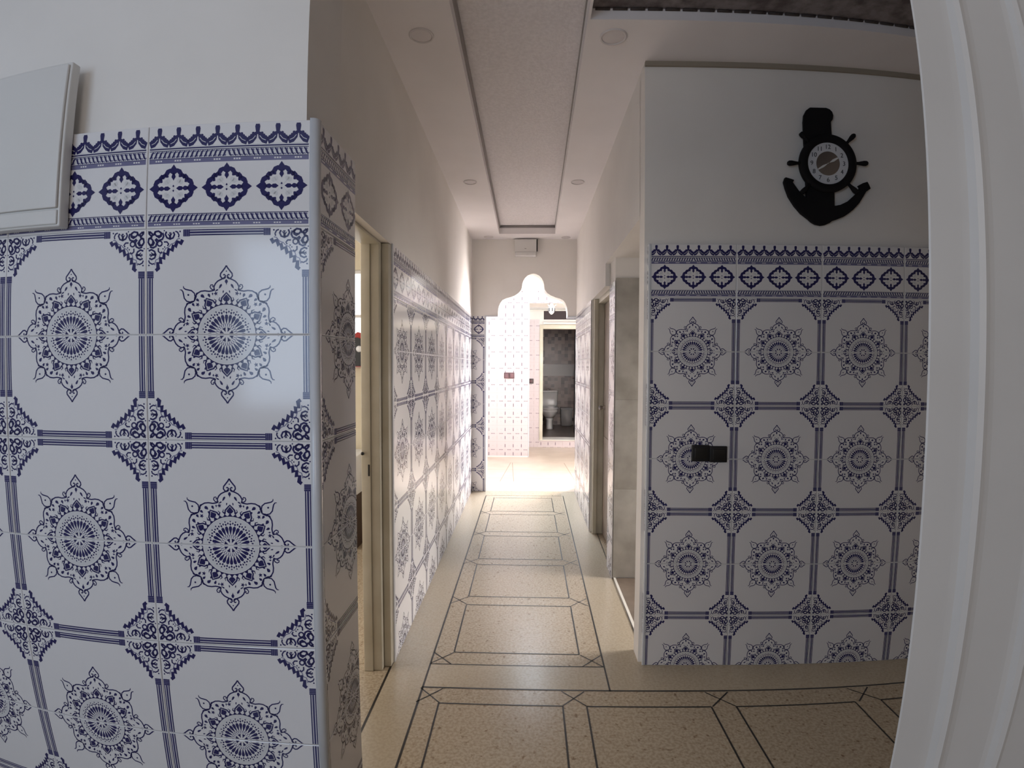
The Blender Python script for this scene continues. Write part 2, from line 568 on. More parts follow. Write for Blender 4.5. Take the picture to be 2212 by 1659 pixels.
def border_art():
    """0.4 x 0.247, local x in [-.2,.2], y from 0 (top) down negative"""
    o = []
    H = lambda xa, xb, ya, yb, m, l: o.append(([(xa, -yb), (xb, -yb), (xb, -ya), (xa, -ya)], m, l))
    e = 0.1955
    p = 2 * e / 8
    for k in range(8):
        cx = -e + p * (k + 0.5)
        # merlon cap
        o.append(([(cx - 0.0048, -0.022), (cx + 0.0048, -0.022), (cx + 0.0062, -0.012), (cx + 0.0045, -0.0065), (cx - 0.0045, -0.0065), (cx - 0.0062, -0.012)], 2, 3))
        o.append(([(cx - 0.003, -0.031), (cx + 0.003, -0.031), (cx + 0.0048, -0.022), (cx - 0.0048, -0.022)], 2, 3))
        for s in (1, -1):
            g = [(cx + s * 0.003, -0.026), (cx + s * 0.008, -0.036), (cx + s * 0.0155, -0.0435), (cx + s * p / 2, -0.0465)]
            stroke(o, g, [0.004, 0.010, 0.0125, 0.012], 2, 2)
            for (dx, dy) in ((0.0105, 0.0285), (0.0150, 0.0335), (0.0195, 0.0375)):
                disc(o, cx + s * dx, -dy, 0.0037, 2, 3, 7)
            stroke(o, [(cx + s * 0.005, -0.0345), (cx + s * 0.0115, -0.042), (cx + s * 0.020, -0.0455)], 0.0011, 4, 4)
        # pale hill under the cap
    H(-e, e, 0.0525, 0.0565, 4, 1)
    H(-e, e, 0.0560, 0.0592, 2, 2)

    def rope(y0, y1):
        H(-e, e, y0, y1, 4, 1)
        H(-e, e, y0, y0 + 0.0018, 2, 2)
        H(-e, e, y1 - 0.0014, y1, 2, 2)
        n = 34
        w = 2 * e / n
        for k in range(n):
            cx = -e + w * (k + 0.5)
            s = 1 if cx < 0 else -1
            ya, yb = -(y1 - 0.003), -(y0 + 0.003)
            q = [(cx - s * 0.0052, ya), (cx - s * 0.0015, ya + 0.003), (cx + s * 0.0015, yb - 0.003), (cx + s * 0.0052, yb)]
            stroke(o, q, [0.0024, 0.0034, 0.0034, 0.0024], 2, 2)
            q = [(a + 0.0046, b) for a, b in q]
            stroke(o, q[:2], 0.0018, 3, 3)
            stroke(o, q[2:], 0.0018, 3, 3)
    rope(0.0615, 0.0825)
    H(-e, e, 0.0825, 0.0925, 3, 1)
    rope(0.2125, 0.2330)
    H(-e, e, 0.2330, 0.2415, 3, 1)
    for k in range(8):
        cx = -e + p * (k + 0.5)
        for j in (-1, 0, 1):
            H(cx + j * 0.0062 - 0.0021, cx + j * 0.0062 + 0.0021, 0.0850, 0.0885, 1, 2)
            H(cx + j * 0.0062 - 0.0021, cx + j * 0.0062 + 0.0021, 0.2360, 0.2388, 1, 2)
    for cx in (-0.132, 0.0, 0.132):
        cy = -0.1525
        for k in range(4):
            a = 90 * k
            s = 0.058 if k % 2 else 0.054
            b = []
            tip = [(0, 1.06), (0.13, 0.88), (0.26, 0.84), (0.20, 0.72), (0, 0.58), (-0.20, 0.72), (-0.26, 0.84), (-0.13, 0.88)]
            b.append((tip, 2, 3))
            b.append(([(0, 0.70), (0.07, 0.6), (0.10, 0.50), (0.03, 0.40), (0, 0.34), (-0.03, 0.40), (-0.10, 0.50), (-0.07, 0.6)], 2, 3))
            for mir in (1, -1):
                t = []
                stroke(t, [(mir * 0.04, 0.80), (mir * 0.16, 0.80), (mir * 0.27, 0.74), (mir * 0.34, 0.62), (mir * 0.32, 0.54), (mir * 0.24, 0.52)], [0.08, 0.12, 0.15, 0.15, 0.11, 0.06], 2, 2)
                stroke(t, [(mir * 0.33, 0.60), (mir * 0.43, 0.57), (mir * 0.50, 0.50), (mir * 0.50, 0.42)], [0.07, 0.12, 0.13, 0.08], 2, 2)
                stroke(t, [(0, 0.90), (mir * 0.12, 0.78), (mir * 0.20, 0.80)], [0.06, 0.07, 0.03], 2, 2)
                disc(t, mir * 0.25, 0.33, 0.10, 4, 1, 8)
                b += t
            for pts, m, l in b:
                o.append(([(x + cx, y + cy) for x, y in place([(u * s, v * s) for u, v in pts], a)], m, l))
            heart = [(0, 0.12), (0.09, 0.24), (0.08, 0.36), (0, 0.44), (-0.08, 0.36), (-0.09, 0.24)] if k % 2 else [(0, 0.05), (0.05, 0.1), (0, 0.16), (-0.05, 0.1)]
            o.append(([(x + cx, y + cy) for x, y in place([(u * s, v * s) for u, v in heart], a)], 2, 2))
            stroke(o, [(x + cx, y + cy) for x, y in place([(0, 0), (0.014, 0.014)], a + 0)], 0.0008, 4, 1)
    return o


def clip_poly(pts, u0, u1, v0, v1):
    for ax, lim, keep in ((0, u0, 1), (0, u1, -1), (1, v0, 1), (1, v1, -1)):
        if not pts:
            return pts
        out = []
        n = len(pts)
        for i in range(n):
            a, b = pts[i], pts[(i + 1) % n]
            ia, ib = (a[ax] - lim) * keep >= 0, (b[ax] - lim) * keep >= 0
            if ia:
                out.append(a)
            if ia != ib:
                t = (lim - a[ax]) / (b[ax] - a[ax])
                out.append((a[0] + (b[0] - a[0]) * t, a[1] + (b[1] - a[1]) * t))
        pts = out
    return pts


def bbox(pts):
    xs = [p[0] for p in pts]
    ys = [p[1] for p in pts]
    return min(xs), max(xs), min(ys), max(ys)


PANEL = [(p, m, l, bbox(p)) for p, m, l in panel_art()]
BORDER = [(p, m, l, bbox(p)) for p, m, l in border_art()]
Z0 = 1.750
ZTOP = 1.997


def dado(mb, O, U, N, u0, u1, phase, backing=0.0, jitter=0.0022, ztop=ZTOP):
    """tiled wall: O + u*U + n*N, z up. Tile columns break at phase + 0.4 k."""
    O, U, N = Vector(O), Vector(U), Vector(N)

    def at(u, z, n):
        return O + U * u + N * n + Vector((0, 0, z))
    TH = 0.0035
    # grout bed
    if backing:
        vs = [at(u, z, n) for u in (u0, u1) for z in (0, ztop) for n in (-backing, 0)]
        mb.mesh(vs, [(0, 1, 3, 2), (4, 6, 7, 5), (0, 4, 5, 1), (2, 3, 7, 6), (0, 2, 6, 4), (1, 5, 7, 3)], 0)
    else:
        mb.poly([at(u0, 0, 0), at(u1, 0, 0), at(u1, ztop, 0), at(u0, ztop, 0)], 0)
    rows = [(Z0, ZTOP, 'b', 0)]
    z = Z0
    while z > 0.01:
        for h in (0, 1):
            if z - 0.25 > -0.01:
                rows.append((z - 0.25, z, 'p', h))
                z -= 0.25
            else:
                z = 0
                break
    k0 = math.floor((u0 - phase) / 0.4 - 1e-6)
    k1 = math.ceil((u1 - phase) / 0.4 + 1e-6)
    for k in range(k0, k1):
        ua, ub = phase + 0.4 * k, phase + 0.4 * (k + 1)
        a, b = max(ua, u0), min(ub, u1)
        if b - a < 0.01:
            continue
        uc = (ua + ub) / 2
        for (za, zb, kind, h) in rows:
            g = 0.0011
            a2, b2 = a + g, b - g
            za2, zb2 = za + g, zb - g
            tu, tz = random.uniform(-jitter, jitter), random.uniform(-jitter, jitter)
            um, zm = (a + b) / 2, (za + zb) / 2

            def nn(u, z, d):
                return TH + tu * (u - um) + tz * (z - zm) + d
            c = 0.0016
            outer = [(a2, za2), (b2, za2), (b2, zb2), (a2, zb2)]
            inner = [(a2 + c, za2 + c), (b2 - c, za2 + c), (b2 - c, zb2 - c), (a2 + c, zb2 - c)]
            vs = [at(u, z, 0) for u, z in outer] + [at(u, z, nn(u, z, -0.0008)) for u, z in outer] + [at(u, z, nn(u, z, 0)) for u, z in inner]
            fs = [(8, 9, 10, 11)]
            for i in range(4):
                j = (i + 1) % 4
                fs += [(i, j, 4 + j, 4 + i), (4 + i, 4 + j, 8 + j, 8 + i)]
            mb.mesh(vs, fs, 1)
            if kind == 'b':
                art, oc, ov = BORDER, uc, ZTOP
            else:
                art, oc, ov = PANEL, uc, (za if h == 0 else zb)
            lu0, lu1, lv0, lv1 = a2 + c - oc, b2 - c - oc, za2 + c - ov, zb2 - c - ov
            for pts, m, lay, bb in art:
                if bb[0] > lu1 or bb[1] < lu0 or bb[2] > lv1 or bb[3] < lv0:
                    continue
                if bb[0] < lu0 or bb[1] > lu1 or bb[2] < lv0 or bb[3] > lv1:
                    q = clip_poly(pts, lu0, lu1, lv0, lv1)
                    if len(q) < 3:
                        continue
                else:
                    q = pts
                # drop zero-length edges
                q2 = []
                for pnt in q:
                    if not q2 or abs(pnt[0] - q2[-1][0]) + abs(pnt[1] - q2[-1][1]) > 1e-6:
                        q2.append(pnt)
                if len(q2) < 3:
                    continue
                d = 0.00012 * lay
                mb.poly([at(u + oc, v + ov, nn(u + oc, v + ov, d)) for u, v in q2], m)


# ------------------------------------------------------------------ structure
ZC = 2.855

# floor: terrazzo with dark metal divider lines
fl = MB()
fl.box(-2.7, 2.7, -1.7, 5.86, -0.12, 0.0, 0)


def fquad(x0, x1, y0, y1, m, z=0.0004):
    fl.poly([(x0, y0, z), (x1, y0, z), (x1, y1, z), (x0, y1, z)], m)


def fline(p, q, w=0.007, m=2, z=0.0010):
    p, q = Vector(p), Vector(q)
    d = (q - p).normalized()
    n = Vector((-d.y, d.x)) * w / 2
    fl.poly([(*(p + n), z), (*(p - n), z), (*(q - n), z), (*(q + n), z)], m)


# plain polished borders along the walls
fquad(-0.645, -0.465, 1.2, 5.84, 1)
fquad(0.375, 0.585, 2.2, 5.84, 1)
fquad(0.585, 2.6, 2.2, 2.41, 1)
fquad(-0.465, 0.375, 2.2, 2.385, 1)
fline((-0.465, -1.5), (-0.455, 5.64), 0.009)
fline((0.370, 2.2), (0.393, 5.64), 0.008)
fline((-0.645, 1.44), (-0.643, 2.40), 0.010)
fline((0.578, 2.45), (0.60, 4.4), 0.006)
fline((-0.465, 2.203), (2.6, 2.212), 0.009)


def cell(x0, x1, y0, y1):
    for p, q in (((x0, y0), (x1, y0)), ((x1, y0), (x1, y1)), ((x1, y1), (x0, y1)), ((x0, y1), (x0, y0))):
        fline(p, q, 0.0075)


def cross(x, y, s=0.10, k=0.5, w=0.006):
    for sx in (1, -1):
        fline((x - s * k, y - sx * s * k), (x + s * k, y + sx * s * k), w)


# hall grid (near): cells 0.53 wide every 0.632, bands 0.102
for r in range(4):
    y1 = 2.095 - 0.635 * r
    xs = [-0.370, 0.256, 0.888, 1.535, 2.17]
    for x in xs:
        cell(x, x + 0.525, y1 - 0.533, y1)
    for x in [-0.418] + [v - 0.051 for v in xs[1:]]:
        cross(x, y1 + 0.052, 0.1)
# corridor column of cells
for k in range(5):
    ya = 2.495 + 0.633 * k
    cell(-0.360, 0.262, ya, min(ya + 0.52, 5.6))
    for x in (-0.411, 0.318):
        cross(x, ya - 0.055, 0.1)
fline((-0.46, 2.387), (0.366, 2.390), 0.007)
fline((-0.455, 5.64), (0.393, 5.645), 0.006)
floor = struct(fl.build('floor', [TERR, TERRH, STRIP]))

hf = MB()
hf.box(-2.7, 2.7, 5.86, 12.0, -0.12, 0.0, 0)
for p, q in (((-0.34, 6.35), (-0.25, 7.6)), ((-0.17, 6.35), (-0.225, 7.6)), ((0.60, 6.3), (0.54, 7.6)), ((-0.9, 7.1), (1.2, 7.06)), ((-0.9, 6.55), (1.2, 6.52))):
    P0, P1 = Vector(p), Vector(q)
    d = (P1 - P0).normalized()
    n = Vector((-d.y, d.x)) * 0.004
    hf.poly([(*(P0 + n), 0.0008), (*(P0 - n), 0.0008), (*(P1 - n), 0.0008), (*(P1 + n), 0.0008)], 1)
struct(hf.build('floor', [HFLOOR, JOINT]))

# passage floor right of the corridor
pf = MB()
pf.box(0.598, 2.7, 2.56, 3.43, -0.10, 0.0045, 0)
pf.box(0.583, 0.598, 2.56, 3.43, -0.05, 0.0085, 1)
struct(pf.build('floor', [DKFLOOR, MARBLE]))

# ceiling soffit with two shallow recesses
ce = MB()
xs = [-2.7, 0.25, 1.95, 2.7]
rec1 = [(-0.31, -1.2), (0.195, -1.2), (0.285, 5.597), (-0.318, 5.597)]
top = 2.945
# soffit slabs around corridor recess (a trapezoid)
ce.poly([(-2.7, -1.7, ZC), (-0.31, -1.7, ZC), (-0.31, -1.2, ZC), (-0.318, 5.597, ZC), (-0.318, 5.86, ZC), (-2.7, 5.86, ZC)])
ce.poly([(-0.31, -1.7, ZC), (0.25, -1.7, ZC), (0.25, -1.2, ZC), (0.195, -1.2, ZC), (-0.31, -1.2, ZC)])
ce.poly([(-0.318, 5.597, ZC), (0.285, 5.597, ZC), (0.285, 5.86, ZC), (-0.318, 5.86, ZC)])
ce.poly([(0.195, -1.2, ZC), (0.25, -1.2, ZC), (0.25, 2.127, ZC), (0.239, 2.127, ZC)])
ce.poly([(0.239, 2.127, ZC), (0.25, 2.127, ZC), (2.7, 2.127, ZC), (2.7, 5.86, ZC), (0.285, 5.86, ZC), (0.285, 5.597, ZC)])
ce.poly([(1.95, 2.127, ZC), (1.95, -1.2, ZC), (2.7, -1.2, ZC), (2.7, 2.127, ZC)])
ce.poly([(0.25, -1.2, ZC), (0.25, -1.7, ZC), (2.7, -1.7, ZC), (2.7, -1.2, ZC)])
for a, b in zip(rec1, rec1[1:] + rec1[:1]):
    ce.poly([(*a, ZC), (*b, ZC), (*b, top), (*a, top)])
ce.poly([(*p, top) for p in rec1], 1)
rec2 = [(0.25, -1.2), (1.95, -1.2), (1.95, 2.127), (0.25, 2.127)]
for a, b in zip(rec2, rec2[1:] + rec2[:1]):
    ce.poly([(*a, ZC), (*b, ZC), (*b, ZC + 0.048), (*a, ZC + 0.048)])
ce.poly([(*p, ZC + 0.048) for p in rec2], 2)
ce.box(-2.75, 2.75, -1.75, 5.9, 2.95, 3.05, 0)
ceil = struct(ce.build('ceiling', [CEIL, CEILTEX, WALLPAPER], fix=False))
# recess moulding; its dark grey and thicker left run imitate the side's shade
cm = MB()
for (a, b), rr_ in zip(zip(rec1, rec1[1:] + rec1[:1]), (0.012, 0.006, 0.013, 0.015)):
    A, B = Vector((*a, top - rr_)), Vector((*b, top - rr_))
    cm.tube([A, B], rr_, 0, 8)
struct(cm.build('trim_1', [mat('painted_shade_moulding', (0.30, 0.27, 0.26), 0.7)], ceil))
cm = MB()
for k in range(24):
    x = 0.27 + k * 0.072
    cm.tube([(x, 2.122, ZC + 0.043), (x + 0.06, 2.122, ZC + 0.043)], 0.006, 0, 6)
struct(cm.build('trim_2', [mat('dark_beaded_moulding', (0.06, 0.045, 0.04), 0.7)], ceil))

# --- front-left pier
ph = 0.0212
UF = Vector((cos(ph), sin(ph), 0))
NF = Vector((sin(ph), -cos(ph), 0))
OF = Vector((-0.5034, 1.1771, 0))


def wq(u, n, z):
    return OF + UF * u + NF * n + Vector((0, 0, z))


wl = MB()
# plaster core, set back 28 mm behind the tile face
core = [wq(-2.1, -0.028, 0), wq(-0.022, -0.028, 0), Vector((-0.522, 1.412, 0)), Vector((-2.6, 1.412, 0))]
z1 = ZC
vs = [(p.x, p.y, 0) for p in core] + [(p.x, p.y, z1) for p in core]
wl.mesh(vs, [(0, 1, 2, 3), (7, 6, 5, 4), (0, 4, 5, 1), (1, 5, 6, 2), (2, 6, 7, 3), (3, 7, 4, 0)], 0)
wall_left = struct(wl.build('wall_left', [PLASTER]))
d = MB()
dado(d, OF - NF * 0.0035, UF, NF, -1.6, -0.0005, 0.0, backing=0.0235, jitter=0.004)
struct(d.build('tile_dado', TM, wall_left, fix=False))
d = MB()
dado(d, (-0.4895, 1.183, 0), (0, 1, 0), (1, 0, 0), 0.006, 0.255, -0.004, backing=0.031, jitter=0.001)
struct(d.build('tile_dado', TM, wall_left, fix=False))
# rounded corner trim
t = MB()
prof = []
c0 = Vector((-0.4990, 1.1885, 0))
for k in range(9):
    a = radians(-90 + 90 * k / 8)
    prof.append((c0.x + 0.0135 * cos(a), c0.y + 0.0135 * sin(a)))
prof += [(c0.x, c0.y)]
prof = [(c0.x - 0.006, c0.y - 0.0135)] + prof[:-1] + [(c0.x + 0.0135, c0.y + 0.006), (c0.x - 0.006, c0.y + 0.006)]
t.prism(prof, lambda u, v, dd: (u, v, dd), 0.0, ZTOP + 0.003, 0, True)
struct(t.build('corner_trim', [TRIM], wall_left))

# --- corridor left wall beyond the door
wc = MB()
wc.box(-0.757, -0.6375, 2.387, 5.86, 0, ZC, 0)
wc.box(-0.757, -0.6375, 1.40, 2.388, 1.992, ZC, 0)
wall_corr = struct(wc.build('wall_corridor_left', [PLASTER]))
d = MB()
dado(d, (-0.6365, 0, 0), (0, 1, 0), (1, 0, 0), 2.412, 5.832, 2.7767 - 0.4, jitter=0.006)
struct(d.build('tile_dado', TM, wall_corr, fix=False))
t = MB()
t.box(-0.6385, -0.6305, 2.389, 2.412, 0, ZTOP, 0, 0.003)
struct(t.build('corner_trim', [TRIM], wall_corr))

# --- right hall wall (clock wall)
wr = MB()
wr.box(0.541, 2.7, 2.437, 2.545, 0, ZC, 0)
wr.box(0.541, 2.7, 2.424, 2.44, ZC - 0.022, ZC, 1)  # trim strip at the wall top, shadow band put into its colour
wr.box(0.541, 0.68, 2.54, 3.66, 2.15, ZC, 0)      # lintel over side passage
wr.box(0.541, 0.68, 3.66, 4.42, 1.995, ZC, 0)     # over second door
wr.box(0.541, 0.68, 4.42, 5.86, 0, ZC, 0)
wr.box(0.575, 0.70, 3.445, 3.655, 0, 2.152, 0)
wr.box(0.70, 2.7, 3.445, 3.60, 0, 2.152, 0)
wr.box(0.68, 2.7, 2.545, 3.60, 2.15, 2.25, 0)
wall_right = struct(wr.build('wall_right', [PLASTER, mat('beige_painted_shadow', (0.33, 0.28, 0.22), 0.8)]))
d = MB()
dado(d, (0, 2.4125, 0), (1, 0, 0), (0, -1, 0), 0.565, 2.6, 0.561, backing=0.0245, jitter=0.002)
struct(d.build('tile_dado', TM, wall_right, fix=False))
d = MB()
dado(d, (0.5600, 0, 0), (0, -1, 0), (-1, 0, 0), -2.545, -2.414, -2.40, backing=-0.001, jitter=0.001)
struct(d.build('tile_dado', TM, wall_right, fix=False))
t = MB()
t.box(0.553, 0.567, 2.4065, 2.418, 0, ZTOP, 0, 0.004)
t.box(0.5475, 0.5575, 2.540, 2.549, 0, ZTOP, 0, 0.003)
struct(t.build('corner_trim', [TRIM], wall_right))
d = MB()
dado(d, (0.5735, 0, 0), (0, -1, 0), (-1, 0, 0), -3.655, -3.432, -3.66, backing=-0.001, jitter=0.003)
struct(d.build('tile_dado', TM, wall_right, fix=False))
d = MB()
dado(d, (0.5375, 0, 0), (0, -1, 0), (-1, 0, 0), -5.832, -4.43, -5.65, jitter=0.008)
struct(d.build('tile_dado', TM, wall_right, fix=False))
s = MB()                                          # grey marble face at the passage end
for a, b in ((0.578, 1.2), (1.2, 1.9), (1.9, 2.6)):
    for z0, z1 in ((0.01, 0.6097), (0.6103, 1.2097), (1.2103, 2.014)):
        s.box(a + 0.0003, b - 0.0003, 3.430, 3.446, z0, z1, 0, 0.0008)
struct(s.build('stone_cladding', [STONE], wall_right))

# --- arch wall at the corridor end
cx, w = 0.05, 0
up = [(-.341, 1.992), (-.341, 2.04), (-.333, 2.095), (-.315, 2.14), (-.29, 2.172), (-.25, 2.192), (-.20, 2.205), (-.15, 2.225), (-.108, 2.253),
      (-.082, 2.285), (-.073, 2.31), (-.070, 2.345), (-.060, 2.382), (-.040, 2.418), (-.010, 2.448), (.025, 2.465), (.055, 2.470)]
up += [(0.11 - x + 0.0, z) for x, z in up[:-1][::-1]]
# right half sits slightly lower and wider, as in the photograph
R_ = []
for x, z in up[17:]:
    R_.append((x - 0.01 * min(1, (2.47 - z) / 0.3), z))
up = up[:17] + R_
outline = [(-0.64, 0), (-0.481, 0), (-0.481, 1.992)] + up + [(0.575, 1.988), (0.575, 0), (0.60, 0), (0.60, ZC), (-0.64, ZC)]
aw = MB()
aw.prism(outline, lambda u, v, dd: (u, dd, v), 5.832, 6.02, 0)
aw.box(-2.7, -0.64, 5.87, 6.02, 0, 3.75, 0)
aw.box(0.60, 2.7, 5.87, 6.02, 0, 3.75, 0)
aw.box(-0.64, 0.60, 5.87, 6.02, ZC, 3.75, 0)
arch_wall = struct(aw.build('wall_end', [PLASTER]))
d = MB()
dado(d, (0, 5.831, 0), (1, 0, 0), (0, -1, 0), -0.634, -0.490, -0.89, jitter=0.001)
struct(d.build('tile_dado', TM, arch_wall, fix=False))
t = MB()
t.box(-0.491, -0.472, 5.822, 6.025, 0, 1.996, 0, 0.004)
t.box(-0.491, -0.341, 5.822, 6.025, 1.984, 1.999, 0, 0.004)
t.box(0.552, 0.580, 5.822, 6.025, 0, 1.996, 0, 0.004)
t.box(0.440, 0.580, 5.822, 6.025, 1.981, 1.995, 0, 0.004)
struct(t.build('corner_trim', [TRIM], arch_wall))

# --- rooms behind the camera and enclosing walls
bw = MB()
bw.box(-2.75, 2.75, -1.85, -1.7, 0, ZC, 0)
struct(bw.build('wall_back', [PLASTER]))
bw = MB()
bw.box(-2.75, -2.62, -1.7, 1.15, 0, ZC, 0)
struct(bw.build('wall_far_left', [PLASTER]))
bw = MB()
bw.box(2.62, 2.75, -1.7, 6.0, 0, ZC, 0)
struct(bw.build('wall_far_right', [PLASTER]))
bw = MB()
bw.box(0.70, 2.62, 0.62, 0.80, 0, ZC, 0)
struct(bw.build('wall_near_right', [PLASTER]))

# --- left room glimpsed through the door opening
lr = MB()
lr.box(-1.24, -0.79, 4.25, 4.37, 0, ZC, 0)
lr.box(-3.3, -1.95, 4.25, 4.37, 0, ZC, 0)
lr.box(-1.95, -1.24, 4.25, 4.37, 0, 1.41, 0)
lr.box(-1.95, -1.24, 4.25, 4.37, 2.225, ZC, 0)
struct(lr.build('wall_left_room', [vary(mat('yellow_cream_plaster', (0.6, 0.52, 0.36), 0.6), (0.60, 0.53, 0.38), (0.66, 0.58, 0.43), 4)]))
lr = MB()
lr.box(-3.4, -3.3, 1.4, 4.4, 0, ZC, 0)
struct(lr.build('wall_left_room_side', [PLASTER]))
lr = MB()
lr.box(-3.4, -2.7, 1.4, 4.4, -0.1, 0.0, 0)
struct(lr.build('floor', [TERRH]))
wn = MB()
wn.box(-1.95, -1.915, 4.27, 4.32, 1.41, 2.225, 0, 0.004)
wn.box(-1.275, -1.24, 4.27, 4.32, 1.41, 2.225, 0, 0.004)
wn.box(-1.915, -1.275, 4.27, 4.32, 1.41, 1.44, 0, 0.004)
wn.box(-1.915, -1.275, 4.27, 4.32, 2.195, 2.225, 0, 0.004)
wn.box(-1.915, -1.275, 4.28, 4.31, 1.83, 1.855, 0, 0.004)
win = struct(wn.build('window_1', [WHITEP]))
GLOW = mat('daylit_frosted_glass', (0.8, 0.8, 0.8), 0.4)
gb = GLOW.node_tree.nodes['Principled BSDF']
gb.inputs['Emission Color'].default_value = (0.92, 0.97, 1.0, 1)
gb.inputs['Emission Strength'].default_value = 1.6
wn = MB()
wn.box(-1.918, -1.272, 4.288, 4.294, 1.438, 1.834, 0)
wn.box(-1.918, -1.272, 4.288, 4.294, 1.850, 2.198, 0)
wn.build('pane', [GLOW], win)

# --- hall beyond the arch
hw = MB()


def tiled(mb, O, U, N, u0, u1, z0, z1, pu, pz):
    O, U, N = Vector(O), Vector(U), Vector(N)
    at = lambda u, z, n: O + U * u + N * n + Vector((0, 0, z))

    def q(a, b, c, dd, m, n):
        a, b, c, dd = max(a, u0), min(b, u1), max(c, z0), min(dd, z1)
        if b > a and dd > c:
            mb.poly([at(a, c, n), at(b, c, n), at(b, dd, n), at(a, dd, n)], m)
    q(u0, u1, z0, z1, 1, 0)
    s = 0.128
    for i in range(int((u0 - pu) / s) - 1, int((u1 - pu) / s) + 2):
        u = pu + s * i
        q(u - 0.002, u + 0.002, z0, z1, 3, 0.0004)
        for j in range(int((z0 - pz) / s) - 1, int((z1 - pz) / s) + 2):
            z = pz + s * j
            if i == 0:
                q(u0, u1, z - 0.002, z + 0.002, 3, 0.0004)
            if i % 1 == 0:
                wv = 0.006
                hv = 0.025
                mm = 2
                if i % 4 == 0:
                    mm = 3
                q(u - wv, u + wv, z + 0.064 - hv, z + 0.064 + hv, mm, 0.0008)
            if j % 2 == 0:
                for dx, ww in ((-0.02, 0.007), (0.0, 0.006), (0.02, 0.007)):
                    q(u + 0.064 + dx - ww, u + 0.064 + dx + ww, z - 0.006, z + 0.006, 2, 0.0008)
            q(u + 0.056, u + 0.072, z + 0.060, z + 0.068, 3, 0.0008)


hw.box(-2.7, 0.012, 8.083, 8.6, 0, 2.41, 0)
hw.box(-2.7, 2.7, 8.083, 8.6, 2.41, 3.75, 0)
tiled(hw, (0, 8.081, 0), (1, 0, 0), (0, -1, 0), -0.95, 0.012, 0.02, 2.41, -0.482, 0.115)
tiled(hw, (0, 8.081, 0), (1, 0, 0), (0, -1, 0), -0.95, 1.4, 2.411, 2.60, -0.482, 0.115)
hw.box(-0.90, 1.4, 8.05, 8.083, 2.60, 2.64, 0)
hall_pillar = struct(hw.build('wall_hall', [PLASTER, HTILE, HDASH, HLINE], fix=False))
t = MB()
t.box(0.004, 0.020, 8.072, 8.088, 0, 2.41, 0, 0.004)
struct(t.build('corner_trim', [TRIM], hall_pillar))
hw = MB()
hw.box(-2.75, -2.6, 6.0, 8.6, 0, 3.75, 0)
struct(hw.build('wall_hall_left', [PLASTER]))
hw = MB()
hw.box(1.9, 2.05, 6.0, 12.0, 0, 3.75, 0)
struct(hw.build('wall_hall_right', [PLASTER]))
hw = MB()
hw.box(-2.75, 2.75, 5.87, 6.2, 3.75, 3.85, 0)
hw.box(-2.75, 2.75, 8.0, 12.1, 3.75, 3.85, 0)
hw.box(-2.75, -1.5, 6.2, 8.0, 3.75, 3.85, 0)
hw.box(1.2, 2.75, 6.2, 8.0, 3.75, 3.85, 0)
struct(hw.build('ceiling', [CEIL]))

# back wall with bathroom door
bk = MB()
X0, X1 = 0.262, 1.05
Y = 9.09
bk.box(-0.3, X0 - 0.06, Y, Y + 0.12, 0, 3.75, 0)
bk.box(X0 - 0.06, X1 + 0.06, Y, Y + 0.12, 2.40, 3.75, 0)
bk.box(X0 - 0.06, 0.272, Y, Y + 0.12, 2.17, 2.41, 0)
bk.box(X1 + 0.06, 2.0, Y, Y + 0.12, 0, 3.75, 0)
bk.box(X0 - 0.06, X1 + 0.06, Y, Y + 0.4, 0, 0.131, 0)
bk.box(X0 - 0.06, X1 + 0.06, Y + 0.004, Y + 0.12, 2.155, 2.25, 0)
tiled(bk, (0, Y - 0.002, 0), (1, 0, 0), (0, -1, 0), 0.0, X0 - 0.062, 0.0, 2.25, 0.105, 0.09)
tiled(bk, (0, Y - 0.002, 0), (1, 0, 0), (0, -1, 0), X0 - 0.06, 1.6, 0.0, 0.130, 0.105, 0.0)
back_wall = struct(bk.build('wall_hall_back', [PLASTER, HTILE, HDASH, HLINE], fix=False))
t = MB()
t.box(0.0, X1 + 0.3, Y - 0.03, Y - 0.002, 2.40, 2.425, 0, 0.004)
t.box(0.262, X1 + 0.3, Y - 0.05, Y - 0.002, 2.165, 2.20, 0, 0.006)
t.box(0.20, X1 + 0.3, Y - 0.02, Y + 0.01, 0.120, 0.136, 0, 0.004)
struct(t.build('ledge_moulding', [MARBLE], back_wall))
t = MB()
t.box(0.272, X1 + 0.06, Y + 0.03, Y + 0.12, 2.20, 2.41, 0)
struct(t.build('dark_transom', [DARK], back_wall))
# door frame
df = MB()
df.box(X0 - 0.062, X0, Y - 0.02, Y + 0.13, 0.131, 2.155, 0, 0.004)
df.box(X1, X1 + 0.062, Y - 0.02, Y + 0.13, 0.131, 2.155, 0, 0.004)
df.box(X0 - 0.062, X1 + 0.062, Y - 0.021, Y + 0.13, 2.085, 2.158, 0, 0.004)
door3 = struct(df.build('door_3', [DOORP]))
df = MB()
df.box(0.885, 0.925, Y + 0.14, Y + 0.86, 0.16, 2.08, 0, 0.003)
leaf = df.build('door_leaf', [mat('dark_navy_door', (0.02, 0.018, 0.045), 0.4)], door3)
df = MB()
df.tube([(0.885, Y + 0.76, 1.20), (0.845, Y + 0.76, 1.20), (0.842, Y + 0.66, 1.20)], 0.010, 0, 10)
df.build('door_handle', [SILVER], leaf)

